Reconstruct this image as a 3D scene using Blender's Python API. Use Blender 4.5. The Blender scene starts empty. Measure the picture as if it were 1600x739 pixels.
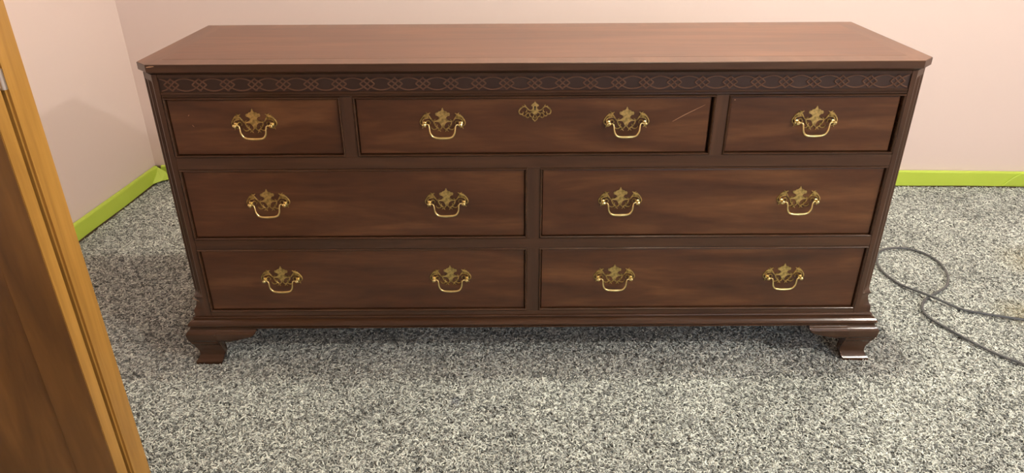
import bpy, bmesh, math, random
from mathutils import Vector, Matrix
C = bpy.context.scene.collection
random.seed(7)

# ---------------------------------------------------------------- camera
cam_d = bpy.data.cameras.new('camera'); cam = bpy.data.objects.new('camera', cam_d); C.objects.link(cam)
cam_d.sensor_width = 36; cam_d.lens = 1119.89 / 1600 * 36; cam_d.clip_start = 0.02
PITCH, YAW, ROLL = 0.4686, 0.0006, -0.0055
fw = Vector((math.sin(YAW)*math.cos(PITCH), math.cos(YAW)*math.cos(PITCH), -math.sin(PITCH)))
r0 = Vector((math.cos(YAW), -math.sin(YAW), 0)); u0 = r0.cross(fw)
rr = math.cos(ROLL)*r0 + math.sin(ROLL)*u0; uu = -math.sin(ROLL)*r0 + math.cos(ROLL)*u0
M4 = Matrix(((rr.x, uu.x, -fw.x, 0), (rr.y, uu.y, -fw.y, 0), (rr.z, uu.z, -fw.z, 0), (0, 0, 0, 1)))
M4.translation = Vector((-0.0534, -1.5832, 1.172))
cam.matrix_world = M4
bpy.context.scene.camera = cam

# ---------------------------------------------------------------- world, lights, exposure
w = bpy.data.worlds.new('world'); bpy.context.scene.world = w; w.use_nodes = True
bg = w.node_tree.nodes['Background']; bg.inputs[0].default_value = (0.62, 0.80, 1.0, 1); bg.inputs[1].default_value = 1.5
vs = bpy.context.scene.view_settings
vs.view_transform = 'Standard'; vs.look = 'None'; vs.gamma = 1; vs.use_curve_mapping = False
vs.exposure = -0.2

def lamp(name, kind, loc, power, color, **k):
    d = bpy.data.lights.new(name, kind); d.energy = power; d.color = color
    for a, b in k.items(): setattr(d, a, b)
    o = bpy.data.objects.new(name, d); o.location = loc; C.objects.link(o); return o
lamp('ceiling_lamp_light', 'POINT', (0.62, 0.10, 2.34), 112, (1.0, 0.93, 0.76), shadow_soft_size=0.035)
lamp('second_ceiling_lamp_light', 'POINT', (2.45, -1.80, 2.34), 150, (1.0, 0.95, 0.87), shadow_soft_size=0.05)
wl = lamp('window_daylight', 'AREA', (1.5, -3.44, 1.55), 26, (0.40, 0.70, 1.0), shape='RECTANGLE', size=1.4, size_y=1.1)
wl.rotation_euler = (math.radians(90), 0, 0)

# ---------------------------------------------------------------- materials
def mat(name, col, rough=0.5, metal=0.0, **k):
    m = bpy.data.materials.new(name); m.use_nodes = True
    b = m.node_tree.nodes['Principled BSDF']
    b.inputs['Base Color'].default_value = (*col, 1); b.inputs['Roughness'].default_value = rough
    b.inputs['Metallic'].default_value = metal
    for a, v in k.items(): b.inputs[a.replace('_', ' ')].default_value = v
    return m
def N(m, t, **k):
    n = m.node_tree.nodes.new(t)
    for a, v in k.items(): setattr(n, a, v)
    return n
def L(m, a, b): m.node_tree.links.new(a, b)
def ramp(m, stops, src):
    r = N(m, 'ShaderNodeValToRGB'); e = r.color_ramp.elements
    while len(e) < len(stops): e.new(0.5)
    for i, (p, c) in enumerate(stops): e[i].position = p; e[i].color = (*c, 1)
    L(m, src, r.inputs[0]); return r.outputs[0]
def wood(name, dark, mid, light, scale=(1.2, 14, 14), rough=0.3, band=(0.3, 0.52, 0.75), fine=0.25, bump=0.06, big=1.6):
    m = mat(name, mid, rough); b = m.node_tree.nodes['Principled BSDF']
    tc = N(m, 'ShaderNodeTexCoord'); oi = N(m, 'ShaderNodeObjectInfo')
    add = N(m, 'ShaderNodeVectorMath', operation='MULTIPLY_ADD')
    add.inputs[1].default_value = (1, 1, 1); L(m, tc.outputs['Object'], add.inputs[0])
    cmb = N(m, 'ShaderNodeCombineXYZ'); mu = N(m, 'ShaderNodeMath', operation='MULTIPLY'); mu.inputs[1].default_value = 13
    L(m, oi.outputs['Random'], mu.inputs[0])
    for i in range(3): L(m, mu.outputs[0], cmb.inputs[i])
    L(m, cmb.outputs[0], add.inputs[2])
    mp = N(m, 'ShaderNodeMapping'); mp.inputs['Scale'].default_value = scale; L(m, add.outputs[0], mp.inputs[0])
    n1 = N(m, 'ShaderNodeTexNoise'); n1.inputs['Scale'].default_value = big; n1.inputs['Detail'].default_value = 5
    n1.inputs['Distortion'].default_value = 1.5; L(m, mp.outputs[0], n1.inputs[0])
    n2 = N(m, 'ShaderNodeTexNoise'); n2.inputs['Scale'].default_value = 12; n2.inputs['Detail'].default_value = 6
    L(m, mp.outputs[0], n2.inputs[0])
    mx = N(m, 'ShaderNodeMix'); mx.inputs[0].default_value = fine
    L(m, n1.outputs[0], mx.inputs[2]); L(m, n2.outputs[0], mx.inputs[3])
    c = ramp(m, [(band[0], dark), (band[1], mid), (band[2], light)], mx.outputs[0])
    L(m, c, b.inputs['Base Color'])
    bp = N(m, 'ShaderNodeBump'); bp.inputs['Strength'].default_value = bump; bp.inputs['Distance'].default_value = 0.002
    L(m, n2.outputs[0], bp.inputs['Height']); L(m, bp.outputs[0], b.inputs['Normal'])
    return m
M_front = wood('mahogany_drawer', (0.046, 0.0165, 0.007), (0.086, 0.032, 0.0125), (0.200, 0.088, 0.033), (1.3, 9, 9), 0.30, big=1.3, band=(.3,.5,.8))
M_frame = wood('mahogany_frame', (0.042, 0.0185, 0.009), (0.065, 0.029, 0.014), (0.095, 0.044, 0.021), (1.2, 16, 16), 0.30)
M_post = wood('mahogany_upright', (0.042, 0.0185, 0.009), (0.065, 0.029, 0.014), (0.095, 0.044, 0.021), (16, 16, 1.2), 0.32)
M_top = wood('mahogany_top', (0.075, 0.026, 0.012), (0.118, 0.042, 0.018), (0.185, 0.072, 0.030), (0.9, 8, 8), 0.33)
M_band = wood('mahogany_crossband', (0.085, 0.034, 0.017), (0.120, 0.050, 0.025), (0.165, 0.070, 0.035), (8, 1.2, 8), 0.33)
M_bead = wood('polished_mahogany_bead', (0.042, 0.0185, 0.009), (0.065, 0.029, 0.014), (0.095, 0.044, 0.021), (1.2, 16, 16), 0.17, bump=0.03)
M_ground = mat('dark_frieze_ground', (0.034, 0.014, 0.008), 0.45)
M_fret = mat('lit_worn_fret_edge', (0.155, 0.074, 0.042), 0.32)  # light caught by the worn ridges painted in as paler wood
M_gap = mat('gap_shade', (0.012, 0.006, 0.004), 0.8)  # near-black colour standing in for the shade inside the door gap
M_oak = wood('honey_pine', (0.27, 0.135, 0.028), (0.39, 0.205, 0.045), (0.50, 0.285, 0.075), (12, 12, 0.9), 0.38, bump=0.15)
M_leaf = wood('shaded_honey_pine', (0.10, 0.044, 0.009), (0.175, 0.080, 0.017), (0.26, 0.125, 0.030), (7, 7, 0.9), 0.38, bump=0.1)  # the honey pine again, darkened to put the face's shade into the colour
M_base = mat('dark_baseboard', (0.10, 0.065, 0.04), 0.5)
M_steel = mat('hinge_steel', (0.62, 0.60, 0.56), 0.35, 1)
M_brass = mat('antique_brass', (0.60, 0.46, 0.18), 0.36, 1)
_b = M_brass.node_tree.nodes['Principled BSDF']; _n = N(M_brass, 'ShaderNodeTexNoise'); _n.inputs['Scale'].default_value = 160
_tc = N(M_brass, 'ShaderNodeTexCoord'); L(M_brass, _tc.outputs['Object'], _n.inputs[0]); _p = N(M_brass, 'ShaderNodeBump'); _p.inputs['Strength'].default_value = .5; _p.inputs['Distance'].default_value = .001
L(M_brass, _n.outputs[0], _p.inputs['Height']); L(M_brass, _p.outputs[0], _b.inputs['Normal'])
L(M_brass, ramp(M_brass, [(0.35, (.36, .27, .10)), (0.6, (.70, .54, .22))], _n.outputs[0]), _b.inputs['Base Color'])
M_brass2 = mat('polished_brass', (0.92, 0.77, 0.36), 0.14, 1)
M_scar = mat('bare_wood_scar', (0.42, 0.25, 0.14), 0.6)
M_dark = mat('keyhole_dark', (0.01, 0.007, 0.005), 0.8)
def wallmat(name, col):
    m = mat(name, col, 0.6); b = m.node_tree.nodes['Principled BSDF']
    tc = N(m, 'ShaderNodeTexCoord'); n = N(m, 'ShaderNodeTexNoise'); n.inputs['Scale'].default_value = 260; n.inputs['Detail'].default_value = 3
    L(m, tc.outputs['Object'], n.inputs[0]); bp = N(m, 'ShaderNodeBump'); bp.inputs['Strength'].default_value = 0.08
    bp.inputs['Distance'].default_value = 0.002; L(m, n.outputs[0], bp.inputs['Height']); L(m, bp.outputs[0], b.inputs['Normal'])
    return m
M_wall = wallmat('pale_pink_paint', (0.775, 0.64, 0.60))
M_ceil = wallmat('ceiling_white', (0.75, 0.72, 0.67))
M_white = mat('white_trim', (0.75, 0.74, 0.72), 0.4)
M_tape = mat('green_tape', (0.51, 0.67, 0.08), 0.45)
M_cord = mat('grey_cord', (0.085, 0.09, 0.095), 0.4)
M_glass = mat('window_glass', (1, 1, 1), 0.0)
_t = N(M_glass, 'ShaderNodeBsdfTransparent'); _g = N(M_glass, 'ShaderNodeBsdfGlossy'); _g.inputs['Roughness'].default_value = 0.0
_f = N(M_glass, 'ShaderNodeFresnel'); _m = N(M_glass, 'ShaderNodeMixShader'); L(M_glass, _f.outputs[0], _m.inputs[0]); L(M_glass, _t.outputs[0], _m.inputs[1]); L(M_glass, _g.outputs[0], _m.inputs[2])
L(M_glass, _m.outputs[0], M_glass.node_tree.nodes['Material Output'].inputs[0])
# carpet: underlay shows only between strands
def carpet_color(m, rnd):
    """strand colour: random per strand, plus a small bluish spill and two yellowish patches"""
    c = ramp(m, [(0.0, (0.085, 0.092, 0.088)), (0.25, (0.19, 0.20, 0.19)), (0.55, (0.36, 0.38, 0.36)), (0.85, (0.56, 0.59, 0.55)), (1.0, (0.70, 0.73, 0.67))], rnd)
    g = N(m, 'ShaderNodeNewGeometry')
    n = N(m, 'ShaderNodeTexNoise'); n.inputs['Scale'].default_value = 3.2; n.inputs['Detail'].default_value = 4; L(m, g.outputs['Position'], n.inputs[0])
    mr = N(m, 'ShaderNodeMapRange'); mr.inputs[1].default_value = 0.3; mr.inputs[2].default_value = 0.7; mr.inputs[3].default_value = 1.12; mr.inputs[4].default_value = 1.55
    L(m, n.outputs[0], mr.inputs[0])
    hs = N(m, 'ShaderNodeHueSaturation'); L(m, c, hs.inputs['Color']); L(m, mr.outputs[0], hs.inputs['Value'])
    out = hs.outputs[0]
    for pos, rad, col in (((-0.195, -0.175, 0), 0.022, (0.05, 0.07, 0.13)), ((1.47, 0.20, 0), 0.10, (0.30, 0.25, 0.10)), ((1.72, 0.50, 0), 0.16, (0.36, 0.31, 0.16))):
        d = N(m, 'ShaderNodeVectorMath', operation='DISTANCE'); L(m, g.outputs['Position'], d.inputs[0]); d.inputs[1].default_value = pos
        r = N(m, 'ShaderNodeMapRange'); r.inputs[1].default_value = rad*0.3; r.inputs[2].default_value = rad; r.inputs[3].default_value = 0.42; r.inputs[4].default_value = 0
        L(m, d.outputs['Value'], r.inputs[0])
        mx = N(m, 'ShaderNodeMix', data_type='RGBA'); L(m, r.outputs[0], mx.inputs[0]); L(m, out, mx.inputs[6]); mx.inputs[7].default_value = (*col, 1)
        out = mx.outputs[2]
    return out
M_pile = mat('carpet_strand', (0.3, 0.3, 0.3), 0.9); _b = M_pile.node_tree.nodes['Principled BSDF']
oi = N(M_pile, 'ShaderNodeObjectInfo'); L(M_pile, carpet_color(M_pile, oi.outputs['Random']), _b.inputs['Base Color'])
M_floor = mat('carpet_ground', (0.12, 0.115, 0.11), 0.95); _b = M_floor.node_tree.nodes['Principled BSDF']
tc = N(M_floor, 'ShaderNodeTexCoord'); nn = N(M_floor, 'ShaderNodeTexNoise'); nn.inputs['Scale'].default_value = 220; nn.inputs['Detail'].default_value = 3
L(M_floor, tc.outputs['Object'], nn.inputs[0])
L(M_floor, ramp(M_floor, [(0.35, (0.05, 0.047, 0.043)), (0.5, (0.2, 0.19, 0.18)), (0.65, (0.42, 0.40, 0.37))], nn.outputs[0]), _b.inputs['Base Color'])

# ---------------------------------------------------------------- helpers
def obj(name, bm, m, parent=None, smooth=False):
    me = bpy.data.meshes.new(name); bmesh.ops.recalc_face_normals(bm, faces=bm.faces[:]); bm.to_mesh(me); bm.free()
    if smooth:
        for p in me.polygons: p.use_smooth = True
        me.set_sharp_from_angle(angle=math.radians(38))
    me.materials.append(m)
    o = bpy.data.objects.new(name, me); C.objects.link(o)
    if parent: o.parent = parent
    return o
def recenter(o):
    """put the origin of a part in the middle of its mesh"""
    me = o.data; c = Vector((0, 0, 0))
    xs = [v.co for v in me.vertices]
    c = Vector([(min(v[i] for v in xs)+max(v[i] for v in xs))/2 for i in range(3)])
    me.transform(Matrix.Translation(-c)); o.location = c; return o
def box(bm, x0, x1, y0, y1, z0, z1, bev=0):
    g = bmesh.ops.create_cube(bm, size=1)
    for v in g['verts']:
        v.co = Vector(((x0+x1)/2+v.co.x*(x1-x0), (y0+y1)/2+v.co.y*(y1-y0), (z0+z1)/2+v.co.z*(z1-z0)))
    if bev:
        es = list({e for v in g['verts'] for e in v.link_edges})
        bmesh.ops.bevel(bm, geom=es, offset=bev, segments=2, affect='EDGES')
    return bm
def bx(*a, **k): return box(bmesh.new(), *a, **k)
def prism(bm, pts, z0, z1):
    lo = [bm.verts.new((x, y, z0)) for x, y in pts]; hi = [bm.verts.new((x, y, z1)) for x, y in pts]
    n = len(pts); bm.faces.new(lo[::-1]); bm.faces.new(hi)
    for i in range(n): bm.faces.new((lo[i], lo[(i+1) % n], hi[(i+1) % n], hi[i]))
    return bm
def loft(bm, rings, closed=True, caps=True):
    vr = [[bm.verts.new(p) for p in r] for r in rings]
    n = len(rings[0])
    for a, b in zip(vr, vr[1:]):
        for i in range(n if closed else n-1): bm.faces.new((a[i], a[(i+1) % n], b[(i+1) % n], b[i]))
    if caps and closed: bm.faces.new(vr[0][::-1]); bm.faces.new(vr[-1])
    return bm
def catmull(pts, seg=5):
    out = []; n = len(pts)
    for i in range(n-1):
        p0, p1, p2, p3 = pts[max(i-1, 0)], pts[i], pts[i+1], pts[min(i+2, n-1)]
        for s in range(seg):
            t = s/seg
            out.append(tuple(0.5*((2*b)+(-a+c)*t+(2*a-5*b+4*c-d)*t*t+(-a+3*b-3*c+d)*t**3) for a, b, c, d in zip(p0, p1, p2, p3)))
    out.append(tuple(pts[-1])); return out
def tube(bm, pts, rads, n=8):
    P = [Vector(p) for p in pts]; rings = []; up = None
    for i, p in enumerate(P):
        t = (P[min(i+1, len(P)-1)]-P[max(i-1, 0)]).normalized()
        if up is None: up = Vector((0, 1, 0)) if abs(t.y) < 0.9 else Vector((1, 0, 0))
        up = (up-t*up.dot(t)).normalized(); s = t.cross(up)
        r = rads[i] if hasattr(rads, '__len__') else rads
        rings.append([p+(up*math.cos(2*math.pi*k/n)+s*math.sin(2*math.pi*k/n))*r for k in range(n)])
    return loft(bm, rings)
def lathe_y(bm, cx, cz, prof, n=16):
    """prof: (radius, y) pairs, axis along Y"""
    return loft(bm, [[(cx+r*math.cos(2*math.pi*k/n), y, cz+r*math.sin(2*math.pi*k/n)) for k in range(n)] for r, y in prof])
def stroke(bm, pts, w, t=0.002, y0=0.0, seg=4):
    """raised flat ribbon in the XZ plane (facing -Y); w = (start, middle, end) half widths"""
    P = catmull(pts, seg); n = len(P); rings = []
    for i, p in enumerate(P):
        a, b = P[max(i-1, 0)], P[min(i+1, n-1)]
        d = Vector((b[0]-a[0], b[1]-a[1])).normalized(); nx, nz = -d.y, d.x
        f = i/(n-1); ww = w[0]+(w[1]-w[0])*f*2 if f < .5 else w[1]+(w[2]-w[1])*(f-.5)*2
        rings.append([(p[0]+nx*s*ww, y0-h, p[1]+nz*s*ww) for s, h in ((-1, 0), (-1, t*.6), (-.62, t), (.62, t), (1, t*.6), (1, 0))])
    return loft(bm, rings)
def plate(bm, pts, t=0.002, y0=0.0):
    lo = [bm.verts.new((x, y0, z)) for x, z in pts]; hi = [bm.verts.new((x, y0-t, z)) for x, z in pts]; n = len(pts)
    bm.faces.new(lo); bm.faces.new(hi[::-1])
    for i in range(n): bm.faces.new((lo[i], lo[(i+1) % n], hi[(i+1) % n], hi[i]))
def empty(name, loc=(0, 0, 0)):
    o = bpy.data.objects.new(name, None); o.location = loc; o.empty_display_size = 0.1; C.objects.link(o); return o
def tag(o, label=None, cat=None, group=None, kind=None):
    for k, v in (('label', label), ('category', cat), ('group', group), ('kind', kind)):
        if v: o[k] = v
    return o

# ---------------------------------------------------------------- room
WX, WY, AB, AL = -1.5822, 1.3065, -0.0368, -0.0637       # back-left corner and the small skew of the two walls
def back_y(x): return WY+math.tan(AB)*(x-WX)
def left_x(y): return WX+math.tan(AL)*(WY-y)
XR, YF, H = 3.3, -3.3, 2.44
FZ = -0.006
xl_f = left_x(YF)
tag(obj('floor', prism(bmesh.new(), [(xl_f-.1, YF-.1), (XR+.1, YF-.1), (XR+.1, WY+.1), (WX-.1, WY+.1)], FZ-.05, FZ), M_floor), kind='structure')
tag(obj('ceiling', prism(bmesh.new(), [(xl_f-.1, YF-.1), (XR+.1, YF-.1), (XR+.1, WY+.1), (WX-.1, WY+.1)], H, H+.05), M_ceil), kind='structure')
tag(obj('wall_back', prism(bmesh.new(), [(WX, WY), (XR, back_y(XR)), (XR, back_y(XR)+.1), (WX, WY+.1)], FZ, H), M_wall), kind='structure')
tag(obj('wall_left', prism(bmesh.new(), [(WX-.1, WY+.1), (xl_f-.1, YF), (xl_f, YF), (WX, WY), (WX, WY+.1)], FZ, H), M_wall), kind='structure')
tag(obj('wall_right', bx(XR, XR+.1, YF-.1, back_y(XR)+.1, FZ, H), M_wall), kind='structure')
# front wall (behind the camera) with the window that lets the daylight in
wx0, wx1, wz0, wz1 = 0.8, 2.2, 1.0, 2.1
bm = bmesh.new()
for a in ((xl_f-.1, wx0, FZ, H), (wx1, XR, FZ, H), (wx0, wx1, FZ, wz0), (wx0, wx1, wz1, H)): box(bm, a[0], a[1], YF-.1, YF, a[2], a[3])
tag(obj('wall_front', bm, M_wall), kind='structure')
win = tag(empty('window_1', ((wx0+wx1)/2, YF, wz0)), kind='structure')
bm = bmesh.new(); hw_, hh_ = (wx1-wx0)/2, wz1-wz0
for a in ((-hw_, -hw_+.05, 0, hh_), (hw_-.05, hw_, 0, hh_), (-hw_+.05, hw_-.05, 0, .05), (-hw_+.05, hw_-.05, hh_-.05, hh_), (-.02, .02, .05, hh_-.05)): box(bm, a[0], a[1], -.07, -.01, a[2], a[3])
obj('window_frame', bm, M_white, win)
for a in ((-hw_+.05, -.02), (.02, hw_-.05)): obj('window_pane', bx(a[0], a[1], -.042, -.038, .05, hh_-.05), M_glass, win)
# short partition whose oak-trimmed end shows at the left of the photograph
PX = -0.792
xe = left_x(-0.51)
tag(obj('wall_partition', prism(bmesh.new(), [(xe+.002, -0.535), (PX-.020, -0.535), (PX-.020, -0.499), (xe+.002, -0.499)], FZ, H), M_wall), kind='structure')
tag(obj('trim_1', box(bmesh.new(), PX-.020, PX, -0.5460, -0.4900, FZ, H-.002, bev=0.004), M_oak), kind='structure')
door = tag(empty('door_1', (PX, -0.573, FZ)), kind='structure')
bm = bmesh.new()
# the leaf lies back flat in front of the partition; edge faces the room
d0 = 0.0; LW = -0.76
obj('hinge_stile', box(bmesh.new(), -0.072, -0.0, -0.0145, 0.0145, .012, 2.04, bev=.0012), M_oak, door)
obj('shaded_door_face', box(bmesh.new(), -0.0720, -0.0005, -0.0157, -0.0146, .016, 2.036), M_leaf, door)  # thin sheet giving the stile's front the painted shaded tone
obj('lock_stile', box(bmesh.new(), LW, LW+.10, -0.0145, 0.0145, .012, 2.04, bev=.0012), M_leaf, door)
for z0, z1 in ((.012, .10), (.95, 1.07), (1.92, 2.04)):
    obj('rail', box(bmesh.new(), LW+.1005, -0.0725, -0.0145, 0.0145, z0, z1, bev=.001), M_leaf, door)
for z0, z1 in ((.1005, .9495), (1.0705, 1.9195)):
    obj('panel', box(bmesh.new(), LW+.1005, -0.0735, -0.0105, 0.0105, z0, z1, bev=.003), M_leaf, door)
for hz, hh in ((0.03, .085), (0.903, .026), (1.80, .085)):
    h = obj('hinge', bx(-0.010, -0.0012, 0.0147, 0.0268, hz, hz+hh), M_steel, door)
    bm = bmesh.new(); tube(bm, [(0.0005, 0.0205, hz-.002), (0.0005, 0.0205, hz+hh+.002)], 0.0050, 12)
    recenter(obj('hinge_knuckle', bm, M_steel, h, True))
obj('gap_shade_strip', bx(-0.028, -0.014, 0.0148, 0.0265, .012, 2.05), M_gap, door)  # dark strip added as the shade between trim and leaf, no real stop

# baseboards and the green tape over them
BH = 0.062
bm = prism(bmesh.new(), [(WX+.013, WY-.0005), (XR, back_y(XR)-.0005), (XR, back_y(XR)-.0125), (WX+.013, WY-.0125)], FZ, BH)
tag(obj('baseboard_back', bm, M_base), kind='structure')
bm = prism(bmesh.new(), [(WX+.0005, WY), (left_x(-.49)+.0005, -.49), (left_x(-.49)+.0125, -.49), (WX+.0125, WY-.0)], FZ, BH)
tag(obj('baseboard_left', bm, M_base), kind='structure')
def tape(name, P, D, Nn, length, label, wr, zlo=0.004, z1=0.066, lift=0.0):
    """thin tape run along D from P, facing Nn; folded over the top of the board"""
    random.seed(len(label)); n = int(length/0.02); rings = []
    ph = [random.uniform(0, 6) for _ in range(4)]
    for i in range(n+1):
        s = length*i/n; q = P+D*s
        wv = 0.0008*math.sin(s*9+ph[0])+0.0006*math.sin(s*23+ph[1])
        for (c, a, wd) in wr: wv += a*math.exp(-((s-c)/wd)**2)
        wv = max(wv, -0.0007)
        zz = z1+0.0012*math.sin(s*5+ph[2]); zb = zlo+0.0012*math.sin(s*11+ph[3])
        prof = [(0.0022+lift+wv*.4, zb), (0.0022+lift+wv, zb*.5+zz*.5-.004), (0.0024+lift+wv*.5, zz-.006), (0.0010+lift, zz-.0012), (-0.009, zz+.0006)]
        back = [(a-.0004, b-.0003) for a, b in prof]
        rings.append([q+Nn*(a)+Vector((0, 0, b)) for a, b in prof+back[::-1]])
    o = obj(name, loft(bmesh.new(), rings), M_tape); return tag(o, label, 'tape')
Db = Vector((math.cos(AB), math.sin(AB), 0)); Nb = Vector((math.sin(AB), -math.cos(AB), 0))
Dl = Vector((math.sin(AL), -math.cos(AL), 0)); Nl = Vector((math.cos(AL), math.sin(AL), 0))
O3 = Vector((WX, WY, 0))
tape('painters_tape', O3+Nb*.0125+Db*.030, Db, Nb, 3.86, 'green tape strip along the foot of the back wall', [])
tl = tape('painters_tape', O3+Nl*.0125+Dl*.0135, Dl, Nl, 1.60, 'green tape strip along the foot of the left wall', [(.02, .005, .03), (.28, .002, .03), (.62, .003, .02)])
# the loose crease where the tape bunches up in the corner
bm = bmesh.new(); cz = lambda a, b, z: O3+Nl*a+Dl*b+Vector((0, 0, z))
F = [cz(.0150, .020, .058), cz(.0152, .060, .022), cz(.0152, .078, .006), cz(.044, .050, .012), cz(.064, .0165, .006), cz(.050, .0165, .040), cz(.0175, .0165, .061)]
for off in (0, 1):
    V = [bm.verts.new(p-Vector((.0003, -.0003, .0003))*off) for p in F]
    for t in ((0, 1, 3), (1, 2, 3), (0, 3, 6), (6, 3, 5), (3, 4, 5)): bm.faces.new([V[i] for i in t])
fo = obj('folded_crease', bm, M_tape, tl)
# overlapping start of a second length of tape, cut on the slant
bm = bmesh.new(); q0 = O3+Nb*.0125; s0 = None
def bp(x, z, off): t = (x-WX)/math.cos(AB); return q0+Db*t+Nb*off+Vector((0, 0, z))
rings = []
for i in range(20):
    f = i/19; xx = 1.982+f*1.2; sl = 0.060*(1-f); up = .0045 if i == 0 else 0
    rings.append([bp(xx+.00, .009, .0050+.0006*math.sin(i)+up), bp(xx+sl*.6, .045, .0054+up), bp(xx+sl, .0665-.006*math.exp(-f*30), .0050+up), bp(xx+sl, .0665-.006*math.exp(-f*30), .0040), bp(xx+sl*.6, .045, .0044), bp(xx, .009, .0040)])
tag(obj('painters_tape', loft(bm, rings), M_tape), 'slant-cut overlapping piece of green tape on back wall, far right', 'tape')

# ---------------------------------------------------------------- carpet pile (countless strands)
def carpet():
    bm = bmesh.new()
    x0, x1, y0 = -1.72, 2.75, -0.95
    pts = [(left_x(y0)+.03, y0), (x1, y0), (x1, back_y(x1)-.02), (WX+.02, WY-.02)]
    bm.faces.new([bm.verts.new((x, y, FZ+.001)) for x, y in pts])
    o = obj('carpet_pile', bm, M_pile); tag(o, 'grey and cream twisted carpet pile covering the floor', 'carpet', kind='stuff')
    ng = bpy.data.node_groups.new('pile', 'GeometryNodeTree')
    ng.interface.new_socket('Geometry', in_out='INPUT', socket_type='NodeSocketGeometry')
    ng.interface.new_socket('Geometry', in_out='OUTPUT', socket_type='NodeSocketGeometry')
    nd = lambda t, **k: (lambda n: [setattr(n, a, v) for a, v in k.items()] and n or n)(ng.nodes.new(t))
    lk = ng.links.new
    gi, go = nd('NodeGroupInput'), nd('NodeGroupOutput')
    dist = nd('GeometryNodeDistributePointsOnFaces'); dist.inputs['Density'].default_value = 85000; dist.inputs['Seed'].default_value = 3
    lk(gi.outputs[0], dist.inputs['Mesh'])
    ci = nd('GeometryNodeCurvePrimitiveCircle'); ci.inputs['Resolution'].default_value = 4; ci.inputs['Radius'].default_value = 0.0015
    join = nd('GeometryNodeJoinGeometry')
    for a, b, c in (((-.006, 0, .000), (-.003, .006, .0078), (.006, -.001, .0045)), ((-.005, -.002, .001), (.0, -.007, .008), (.0055, .004, .003)),
                    ((-.004, 0, 0), (.001, .002, .0095), (.0045, -.003, .0075)), ((-.007, .001, .003), (.0, .005, .0068), (.007, .002, .0035))):
        q = nd('GeometryNodeCurveQuadraticBezier'); q.inputs['Resolution'].default_value = 4
        q.inputs['Start'].default_value = a; q.inputs['Middle'].default_value = b; q.inputs['End'].default_value = c
        cm = nd('GeometryNodeCurveToMesh'); lk(q.outputs[0], cm.inputs['Curve']); lk(ci.outputs[0], cm.inputs['Profile Curve'])
        sm = nd('GeometryNodeSetMaterial'); sm.inputs['Material'].default_value = M_pile; lk(cm.outputs[0], sm.inputs[0])
        g2 = nd('GeometryNodeGeometryToInstance'); lk(sm.outputs[0], g2.inputs[0]); lk(g2.outputs[0], join.inputs[0])
    iop = nd('GeometryNodeInstanceOnPoints'); lk(dist.outputs['Points'], iop.inputs['Points']); lk(join.outputs[0], iop.inputs['Instance'])
    iop.inputs['Pick Instance'].default_value = True
    rv = nd('FunctionNodeRandomValue', data_type='FLOAT_VECTOR'); rv.inputs[0].default_value = (-.35, -.35, 0); rv.inputs[1].default_value = (.35, .35, 6.283)
    lk(rv.outputs[0], iop.inputs['Rotation'])
    rs = nd('FunctionNodeRandomValue', data_type='FLOAT'); rs.inputs[2].default_value = .6; rs.inputs[3].default_value = 1.05; rs.inputs['Seed'].default_value = 5
    lk(rs.outputs[1], iop.inputs['Scale'])
    lk(iop.outputs[0], go.inputs[0])
    md = o.modifiers.new('pile', 'NODES'); md.node_group = ng
carpet()

# ---------------------------------------------------------------- the dresser
dr = tag(empty('dresser', (0, 0.2, 0)), 'long dark mahogany dresser with seven drawers and brass bail pulls', 'dresser')
def part(name, bm, m, smooth=False, parent=None):
    o = obj(name, bm, m, None, smooth); recenter(o)
    o.parent = parent or dr; o.matrix_parent_inverse = Matrix.Identity(4)
    o.location -= (parent or dr).location if parent is None else PL[parent]
    PL[o] = o.location + ((parent or dr).location if parent is None else PL[parent])
    return o
PL = {}
Z = [0.7253, 0.5813, 0.5516, 0.3647, 0.3384, 0.1538]
A, B, B2, MM = 0.840, 0.4395, 0.4119, 0.0147
HW, CH, YT, D, ZT = 0.8811, 0.0325, -0.025, 0.4319, 0.8052

part('case_body', bx(-.876, .876, .030, .425, .112, .7815), M_frame)
# top: veneer field, crossbanded border, moulded under-edge
def toppts(e): return [(-HW+e, D-e*.5), (-HW+e, YT+CH+e*.4), (-HW+CH+e*.4, YT+e), (HW-CH-e*.4, YT+e), (HW-e, YT+CH+e*.4), (HW-e, D-e*.5)]
bm = bmesh.new()
prof = [(.026, .7775), (.0215, .7795), (.016, .7815), (.009, .7845), (.004, .7872), (.0015, .7878), (0, .7890), (0, .8040), (.0012, ZT)]
loft(bm, [[(x, y, z) for x, y in toppts(e)] for e, z in prof])
part('top_slab', bm, M_frame)
bm = bmesh.new(); e = .0012
prism(bm, toppts(e), ZT-.001, ZT+.0003)
part('crossband', bm, M_band)
bm = bmesh.new(); e = .050
prism(bm, [(-HW+e, D-e), (-HW+e, YT+e), (HW-e, YT+e), (HW-e, D-e)], ZT+.0001, ZT+.0005)
part('veneer_field', bm, M_top)

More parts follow.
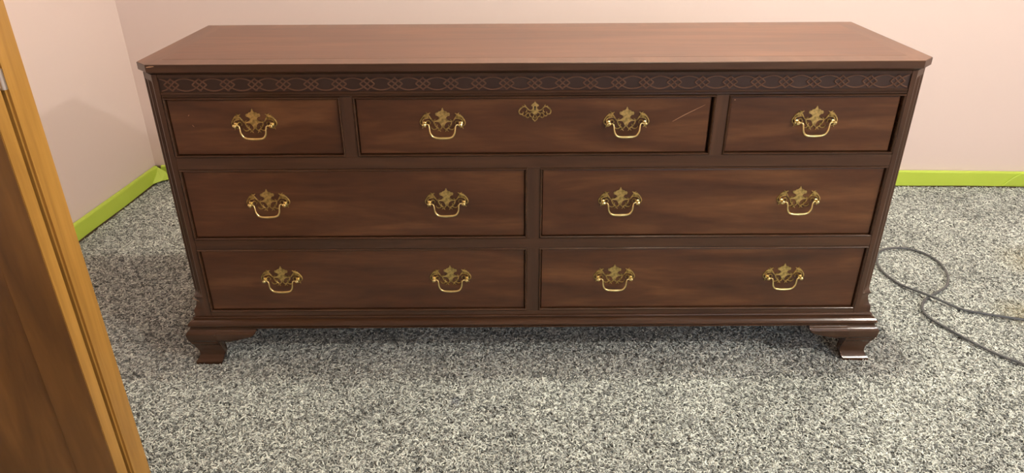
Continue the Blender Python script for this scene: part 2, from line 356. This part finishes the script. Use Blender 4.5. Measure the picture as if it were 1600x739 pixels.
# corner posts: canted, three flutes, lamb's tongue at the foot
def post(s):
    rings = []
    zs = [.136, .158, .163, .170, .178, .186, .192, .196, .199, .203, .2031, .215, .25]+[.25+.06*i for i in range(1, 9)]+[.750, .757, .764, .768, .7775]
    for z in zs:
        # cant amount: 0 square, 1 full
        if z < .160: c = 0.0
        elif z < .170: c = (z-.160)/.010*.35
        elif z < .190: c = .35+.25*math.sin((z-.170)/.02*math.pi/2)
        elif z < .203: c = .6-.35*((z-.190)/.013)
        else: c = 1.0
        a = Vector((.852+.0*c, 0)); corner = Vector((.883, 0)); b = Vector((.883, .031))
        fl = 1.0 if .215 <= z <= .757 else 0.0
        row = []
        n = 13
        for k in range(n):
            f = k/(n-1)
            p = a.lerp(b, f)
            # square path
            q = a.lerp(corner, f*2) if f < .5 else corner.lerp(b, (f-.5)*2)
            r = q.lerp(p, c)
            if fl and k in (2, 5, 6, 9, 10) or fl and k in (3,):
                nrm = Vector((-.707, .707)); r = r+nrm*.0036*(1 if c == 1 else 0)
            row.append(r)
        row = [Vector((.8405, 0))]+row+[Vector((.883, .0299)), Vector((.8405, .0299))]
        rings.append([(s*v.x, v.y, z) for v in row])
    part('corner_post', loft(bmesh.new(), rings), M_post)
post(-1); post(1)
# side skins flush behind the posts
for s in (-1, 1):
    part('side_panel', bx(*sorted((s*.8765, s*.883)), .0315, .425, .112, .7775), M_post)

# rails and dividers of the front frame (faces at y = 0)
YB = .0295
part('rail', bx(-A, A, 0, YB, Z[2]+.0, Z[1], bev=.0008), M_frame)
part('rail', bx(-A, A, 0, YB, Z[4], Z[3], bev=.0008), M_frame)
part('rail', bx(-A, A, 0, YB, .136, Z[5], bev=.0008), M_frame)
for s in (-1, 1): part('divider', bx(*sorted((s*B2, s*B)), .0004, YB, Z[1]+.0002, Z[0]-.0002), M_post)
part('divider', bx(-MM, MM, .0004, YB, Z[3]+.0002, Z[2]-.0002), M_post)
part('divider', bx(-MM, MM, .0004, YB, Z[5]+.0002, Z[4]-.0002), M_post)
# frieze: recessed ground between two fillets, with carved blind fret
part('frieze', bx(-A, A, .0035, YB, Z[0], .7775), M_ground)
part('frieze_fillet', bx(-A, A, .0, .0035, .7705, .7772, bev=.0008), M_frame)
bm = bmesh.new(); box(bm, -A, A, 0, .0035, .7315, .7375, bev=.0010); box(bm, -A, A, -.003, .0035, Z[0]+.0008, .7312, bev=.0022)
part('frieze_fillet', bm, M_bead)
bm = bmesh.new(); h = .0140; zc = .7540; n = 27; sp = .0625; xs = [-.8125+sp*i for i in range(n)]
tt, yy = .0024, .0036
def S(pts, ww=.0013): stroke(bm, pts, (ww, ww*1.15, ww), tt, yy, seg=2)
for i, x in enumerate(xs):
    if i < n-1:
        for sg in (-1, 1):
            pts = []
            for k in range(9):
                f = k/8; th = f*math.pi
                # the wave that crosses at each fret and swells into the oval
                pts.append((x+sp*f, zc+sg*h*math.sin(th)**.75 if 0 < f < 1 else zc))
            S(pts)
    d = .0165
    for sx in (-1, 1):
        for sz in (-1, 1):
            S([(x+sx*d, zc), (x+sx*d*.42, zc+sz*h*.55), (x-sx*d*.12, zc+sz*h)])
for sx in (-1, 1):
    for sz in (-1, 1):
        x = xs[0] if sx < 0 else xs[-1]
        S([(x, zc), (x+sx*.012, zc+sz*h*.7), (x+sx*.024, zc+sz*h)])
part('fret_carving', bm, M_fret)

# moulded beads around each drawer opening, drawer fronts, pulls
def make_plate():
    bm = bmesh.new(); k = .001
    half = [(0, 37), (2, 33.5), (2.4, 31), (5, 29), (9, 28), (11.5, 25), (14.5, 25.5), (17, 22.5), (16, 18.5), (12.5, 18), (9.5, 16), (8, 13), (9, 10), (13, 7.2), (20, 5.5), (21, 3), (15, 3.6), (10, 2.8), (6.6, 0), (4.4, -4), (3.2, -8), (0, -10)]
    out = [(x*k, z*k) for x, z in half]+[(-x*k, z*k) for x, z in half[-2:0:-1]]
    plate(bm, out, .0018)
    for s in (-1, 1):
        T = lambda pts: [(s*x*k, z*k) for x, z in pts]
        def st(pts, w, t=.0024): stroke(bm, T(pts), tuple(a*k for a in w), t)
        st([(1, -7), (3, -11), (6.5, -14), (10, -13), (13.5, -9.5), (17, -6), (19.5, -1), (20.5, 4)], (1.0, 1.6, 1.2))
        st([(8, -13), (7.5, -17), (5, -20)], (1.4, 1.2, .4)); st([(8.5, -13), (10.5, -17), (13, -19)], (1.3, 1.0, .4))
        st([(12.5, -10.5), (17, -14), (22, -14.5), (26, -11.5), (26.5, -8)], (1.5, 1.1, .6))
        st([(15, -8), (13, -5.5), (13.5, -2.5)], (1.4, 1.0, .5)); st([(18, -4), (16, -1)], (1.2, .8, .5))
        st([(19.5, 4), (24, 6.5), (28, 12), (32, 18), (37, 20.5), (43, 17), (48.5, 10), (51.5, 3), (50, -3), (46, -5)], (1.2, 1.7, 1.2))
        st([(33, 19), (31.5, 22.5), (28, 24.5)], (1.6, 1.4, .5)); st([(34, 19), (35, 23), (38.5, 25.5)], (1.5, 1.2, .4)); st([(38, 20), (41, 21.5)], (1.4, .6, .3))
        st([(29, 12), (33, 12.5), (38, 12), (43, 10), (46, 6), (46, 2)], (1.0, 1.6, 1.0))
        st([(33, 16), (37, 16.5), (42, 14)], (2.2, 2.6, 1.8), .0018)
        st([(47, -4.5), (45, -8), (47, -12.5)], (1.5, 1.5, .4)); st([(45, -7), (42, -9.5), (39, -9)], (1.4, 1.0, .4))
        st([(40, 1), (35, 5.5), (30.5, 5), (28.5, 1), (30, -2)], (1.2, 1.1, .9))
        st([(20.5, 4), (19, 8), (15.5, 9.5)], (.9, .8, .4))
    return bm
def make_post():
    bm = bmesh.new()
    lathe_y(bm, 0, 0, [(.0042, 0), (.0055, -.0015), (.0052, -.003), (.0028, -.0038), (.0026, -.008), (.0040, -.0095), (.0050, -.0125), (.0044, -.0155), (.0022, -.0172)])
    return bm
def make_bail():
    P = [(-.0415, 0, 0), (-.0375, -.001, .0004), (-.034, -.0015, .0010), (-.0312, -.0025, -.0006), (-.0298, -.003, -.006), (-.0292, -.003, -.0125), (-.0278, -.0025, -.019), (-.0235, -.0015, -.0262), (-.017, -.001, -.0295), (-.009, -.001, -.0305), (0, -.001, -.0308)]
    P = P+[(-x, y, z) for x, y, z in P[-2::-1]]
    Q = catmull(P, 3); n = len(Q)
    R = [.0017+.0016*max(0, 1-abs(2*i/(n-1)-1)*1.6)+.0009*(abs(2*i/(n-1)-1) > .93) for i in range(n)]
    return tube(bmesh.new(), Q, R, 10)
def mesh_of(name, bm, m, smooth):
    o = obj(name, bm, m, None, smooth); me = o.data; bpy.data.objects.remove(o); return me
ME_plate = mesh_of('backplate', make_plate(), M_brass, False)
ME_post = mesh_of('pull_post', make_post(), M_brass2, True)
ME_bail = mesh_of('bail_pull', make_bail(), M_brass2, True)
def link(name, me, parent, loc, rot=(0, 0, 0)):
    o = bpy.data.objects.new(name, me); C.objects.link(o); o.parent = parent; o.location = Vector(loc)-PL[parent]; o.rotation_euler = rot; return o
YD = .0050
def pull(d, x, z):
    rx = random.uniform(-.04, .04)
    link('backplate', ME_plate, d, (x, YD-.0001, z), (0, random.uniform(-.02, .02), 0))
    for s in (-1, 1): link('pull_post', ME_post, d, (x+s*.0415, YD-.0012, z))
    link('bail_pull', ME_bail, d, (x, YD-.0125, z), (-.10+rx, random.uniform(-.03, .03), 0))
def bead(x0, x1, z0, z1):
    bm = bmesh.new(); rings = []
    w = .0052
    for (cx, cz, sx, sz) in ((x0, z0, -1, -1), (x1, z0, 1, -1), (x1, z1, 1, 1), (x0, z1, -1, 1)):
        ring = []
        for k in range(6):
            t = k/5; off = -.0004+w*t; hh = .0026*math.sin(math.pi*t)
            ring.append((cx+sx*off, -hh, cz+sz*off))
        ring += [(cx+sx*(w-.0004), .006, cz+sz*(w-.0004)), (cx-sx*.0004, .016, cz-sz*.0004)]
        rings.append(ring)
    rings.append(rings[0]); vr = [[bm.verts.new(p) for p in r] for r in rings[:4]]
    for i in range(4):
        a, b = vr[i], vr[(i+1) % 4]
        for k in range(8): bm.faces.new((a[k], a[(k+1) % 8], b[(k+1) % 8], b[k]))
    return part('bead_moulding', bm, M_bead)
def scratch(d, pts, w, y=YD, m=None, name='scratch'):
    bm = bmesh.new(); stroke(bm, pts, (w*.5, w, w*.3), .0002, y, seg=3)
    o = obj(name, bm, m or M_scar); recenter(o); o.parent = d; o.location -= PL[d]; return o
openings = [(-A, -B, Z[1], Z[0], [-.6426]), (-B2, B2, Z[1], Z[0], [-.2100, .2115]), (B, A, Z[1], Z[0], [.6440]),
            (-A, -MM, Z[3], Z[2], [-.6417, -.2100]), (MM, A, Z[3], Z[2], [.2098, .6415]),
            (-A, -MM, Z[5], Z[4], [-.6409, -.2098]), (MM, A, Z[5], Z[4], [.2080, .6403])]
zp = {Z[0]: .6610, Z[2]: .4630, Z[4]: .2510}
i = 5.2e-3
drawers = []
for n_, (x0, x1, z0, z1, hs) in enumerate(openings):
    bead(x0+i, x1-i, z0+i, z1-i)
    g = .0014
    gr = .0035 if n_ in (2, 1) else 0
    X0, X1, Z0, Z1 = x0+i+g, x1-i-g-gr, z0+i+.0012, z1-i-g
    bm = bmesh.new()
    rings = []
    for e, y in ((0, .028), (0, YD+.0022), (.0007, YD+.0006), (.0022, YD)):
        rings.append([(X0+e, y, Z0+e), (X1-e, y, Z0+e), (X1-e, y, Z1-e), (X0+e, y, Z1-e)])
    d = part('drawer', loft(bm, rings), M_front); drawers.append(d)
    for hx in hs: pull(d, hx, zp[z1])
# keyhole escutcheon on the wide top drawer
bm = bmesh.new(); k = .001
half = [(0, 25), (2, 22), (5, 19.5), (9, 16), (8, 13.5), (5, 13), (5.2, 8), (9, 5), (13, 3.5), (9, 2.5), (5, 0), (3, -5), (0, -7)]
plate(bm, [(x*k, z*k) for x, z in half]+[(-x*k, z*k) for x, z in half[-2:0:-1]], .0016)
for s in (-1, 1):
    def st(pts, w): stroke(bm, [(s*x*k, z*k) for x, z in pts], tuple(a*k for a in w), .0021)
    st([(8, 4), (13, 4.5), (17, 8), (21, 12), (26, 13), (32, 9), (36, 3), (35, -3), (31, -5), (27, -3), (27, 1)], (1.2, 1.6, 1.1))
    st([(22, 12), (22, 15), (25, 17.5)], (1.3, 1.1, .4)); st([(27, 12.5), (29, 15)], (1.3, 1.0, .4))
    st([(3, -4), (6, -1), (10, -2), (12, -6), (10, -10), (6, -12)], (1.0, 1.3, 1.0))
    st([(11, -4), (15, -2), (19, -4), (21, -9), (17, -13), (13, -11)], (1.1, 1.5, 1.0)); st([(20, -8), (25, -9), (29, -6)], (1.1, 1.3, 1.0))
    st([(19, 6), (19, 1), (23, 0)], (1, 1.3, .6))
    st([(6, -11), (5, -16), (2, -19), (0, -22)], (1.2, 1.6, 1.2)); st([(2, -7), (3, -12), (0, -15)], (.9, 1.1, .8))
o = obj('escutcheon', bm, M_brass); o.parent = drawers[1]; o.location = Vector((.0015, YD-.0001, .6865))-PL[drawers[1]]
bm = bmesh.new(); plate(bm, [(.0022*math.cos(a*math.pi/6), .0145+.0022*math.sin(a*math.pi/6)) for a in range(-2, 9)]+[(-.0013, .0075), (.0013, .0075)], .0004)
o = obj('keyhole', bm, M_dark); o.parent = drawers[1]; o.location = Vector((.0015, YD-.0018, .6840))-PL[drawers[1]]
scratch(drawers[1], [(.318, .662), (.345, .678), (.389, .701)], .0007)
scratch(drawers[2], [(.4535, .7125), (.4550, .7120), (.4565, .7125)], .0011, name='chip')
scratch(drawers[0], [(-.7910, .6810), (-.7895, .6830), (-.7880, .6840)], .0007, name='chip')
scratch(drawers[0], [(-.7860, .6600), (-.7835, .6565), (-.7825, .6560)], .0005, name='chip')
# chip on the front edge of the top and on the left post foot
bm = bmesh.new(); stroke(bm, [(-.846, .8000), (-.838, .8012), (-.829, .8020)], (.0008, .0016, .0006), .0003, -.0250, seg=3)
part('chip', bm, M_scar)
bm = bmesh.new(); stroke(bm, [(-.8800, .1990), (-.8705, .1920), (-.8635, .1880)], (.0006, .0011, .0005), .0004, -.0002, seg=3)
part('chip', bm, M_scar)

# base moulding swept round front and sides
prof = [(0, .1425), (.0035, .1418), (.0050, .1395), (.0042, .1370), (.0025, .1360), (.0028, .1345), (.0070, .1335), (.0120, .1310), (.0155, .1270), (.0170, .1225), (.0160, .1185), (.0125, .1160), (.0120, .1145), (.0140, .1135), (.0140, .1110), (-.004, .1105), (-.004, .1425)]
bx0 = .8840
path = [((-bx0, D-.008), (-1, 0)), ((-bx0, 0), (-1, -1)), ((bx0, 0), (1, -1)), ((bx0, D-.008), (1, 0))]
rings = [[(px+dx*o_, py+dy*o_, z) for o_, z in prof] for (px, py), (dx, dy) in path]
part('base_moulding', loft(bmesh.new(), rings), M_bead)
part('bottom_board', bx(-.879, .879, .0045, .42, .1105, .1355), M_frame)

# ogee bracket feet
def ogee(z):
    P = [(.0, .0075), (.008, .0075), (.010, .0050), (.016, .0005), (.026, -.0035), (.038, -.0030), (.055, .0020), (.070, .0085), (.084, .0130), (.099, .0142), (.1045, .0110), (.1103, .0045)]
    for (a, b), (c, d) in zip(P, P[1:]):
        if a <= z <= c: t = (z-a)/(c-a); t = t*t*(3-2*t)*.5+t*.5; return b+(d-b)*t
    return P[-1][1]
def foot(sx, sy):
    # local: corner at (X0, Y0); wings of length W run inwards along the front and along the side
    X0, Y0 = .894, (-.010 if sy < 0 else D-.012)
    Wd = .168; T = .020
    U = [0, .02, .045, .075, .095, .108, .112, .118, .1215, .1235, .1255, .130, .140, .150, .168]   # distance from the wing tip
    def zlow(u):
        P = [(0, .1020), (.008, .0930), (.030, .0850), (.055, .0790), (.070, .0725), (.078, .0740), (.088, .0765), (.094, .0740), (.0975, .0680), (.0985, .055), (.0990, .030), (.101, .012), (.1035, .0)]
        if u <= 0: return P[0][1]
        for (a, b), (c, d) in zip(P, P[1:]):
            if a <= u <= c and c > a: return b+(d-b)*(u-a)/(c-a)
        return 0.0
    us = [0, .006, .012, .022, .035, .048, .060, .068, .075, .080, .085, .090, .094, .0965, .099, .101, .1025, .1035, .104, .110, .125, .140, .155, .168]
    nz = 40; bm = bmesh.new()
    for axis in (0, 1):
        outer, inner = [], []
        for u in us:
            zl = zlow(u); f = u/Wd; co, cin = [], []
            for k in range(nz+1):
                z = zl+(.1100-zl)*k/nz; o_ = ogee(z)
                a = -Wd+u+(o_)*f               # along, 0 at corner
                ai = min(a, -T)
                for lst, al, dp in ((co, a, o_), (cin, ai, -T)):
                    if axis == 0: p = (sx*(X0+al), Y0+(-dp if sy < 0 else dp), z)
                    else: p = (sx*(X0+dp), Y0+(-al if sy < 0 else al), z)
                    lst.append(bm.verts.new(p))
            outer.append(co); inner.append(cin)
        for G in (outer, inner):
            for a, b in zip(G, G[1:]):
                for k in range(nz): bm.faces.new((a[k], b[k], b[k+1], a[k+1]))
        for i_ in range(len(us)-1):
            bm.faces.new((outer[i_][0], outer[i_+1][0], inner[i_+1][0], inner[i_][0]))
            bm.faces.new((outer[i_][-1], outer[i_+1][-1], inner[i_+1][-1], inner[i_][-1]))
        for k in range(nz): bm.faces.new((outer[0][k], outer[0][k+1], inner[0][k+1], inner[0][k]))
    bmesh.ops.remove_doubles(bm, verts=bm.verts[:], dist=.00001)
    o = part('foot', bm, M_bead, True)
for sx in (-1, 1):
    for sy in (-1, 1): foot(sx, sy)

# ---------------------------------------------------------------- cable on the carpet
P = [(3.05, .02), (2.4, .0), (1.9, .06), (1.6, .115), (1.435, .161), (1.342, .193), (1.283, .221), (1.237, .279-.012), (1.212, .300), (1.172, .388-.02), (1.156, .45), (1.171, .523), (1.202, .577), (1.243, .605), (1.301, .609), (1.35, .576), (1.371, .512), (1.356, .427), (1.313, .354), (1.253, .309), (1.21, .278), (1.176, .236), (1.164, .184), (1.188, .118), (1.222, .049), (1.258, -.008), (1.3, -.05), (1.45, -.19), (1.75, -.42), (2.2, -.62), (2.9, -.70)]
pts = []
for i, (x, y) in enumerate(P):
    z = .0085
    if 7 <= i <= 8: z = .0150
    pts.append((x, y, z))
tag(obj('cable', tube(bmesh.new(), catmull(pts, 6), .0040, 8), M_cord, None, True), 'grey cord lying in a loose loop on the carpet right of dresser', 'cable')
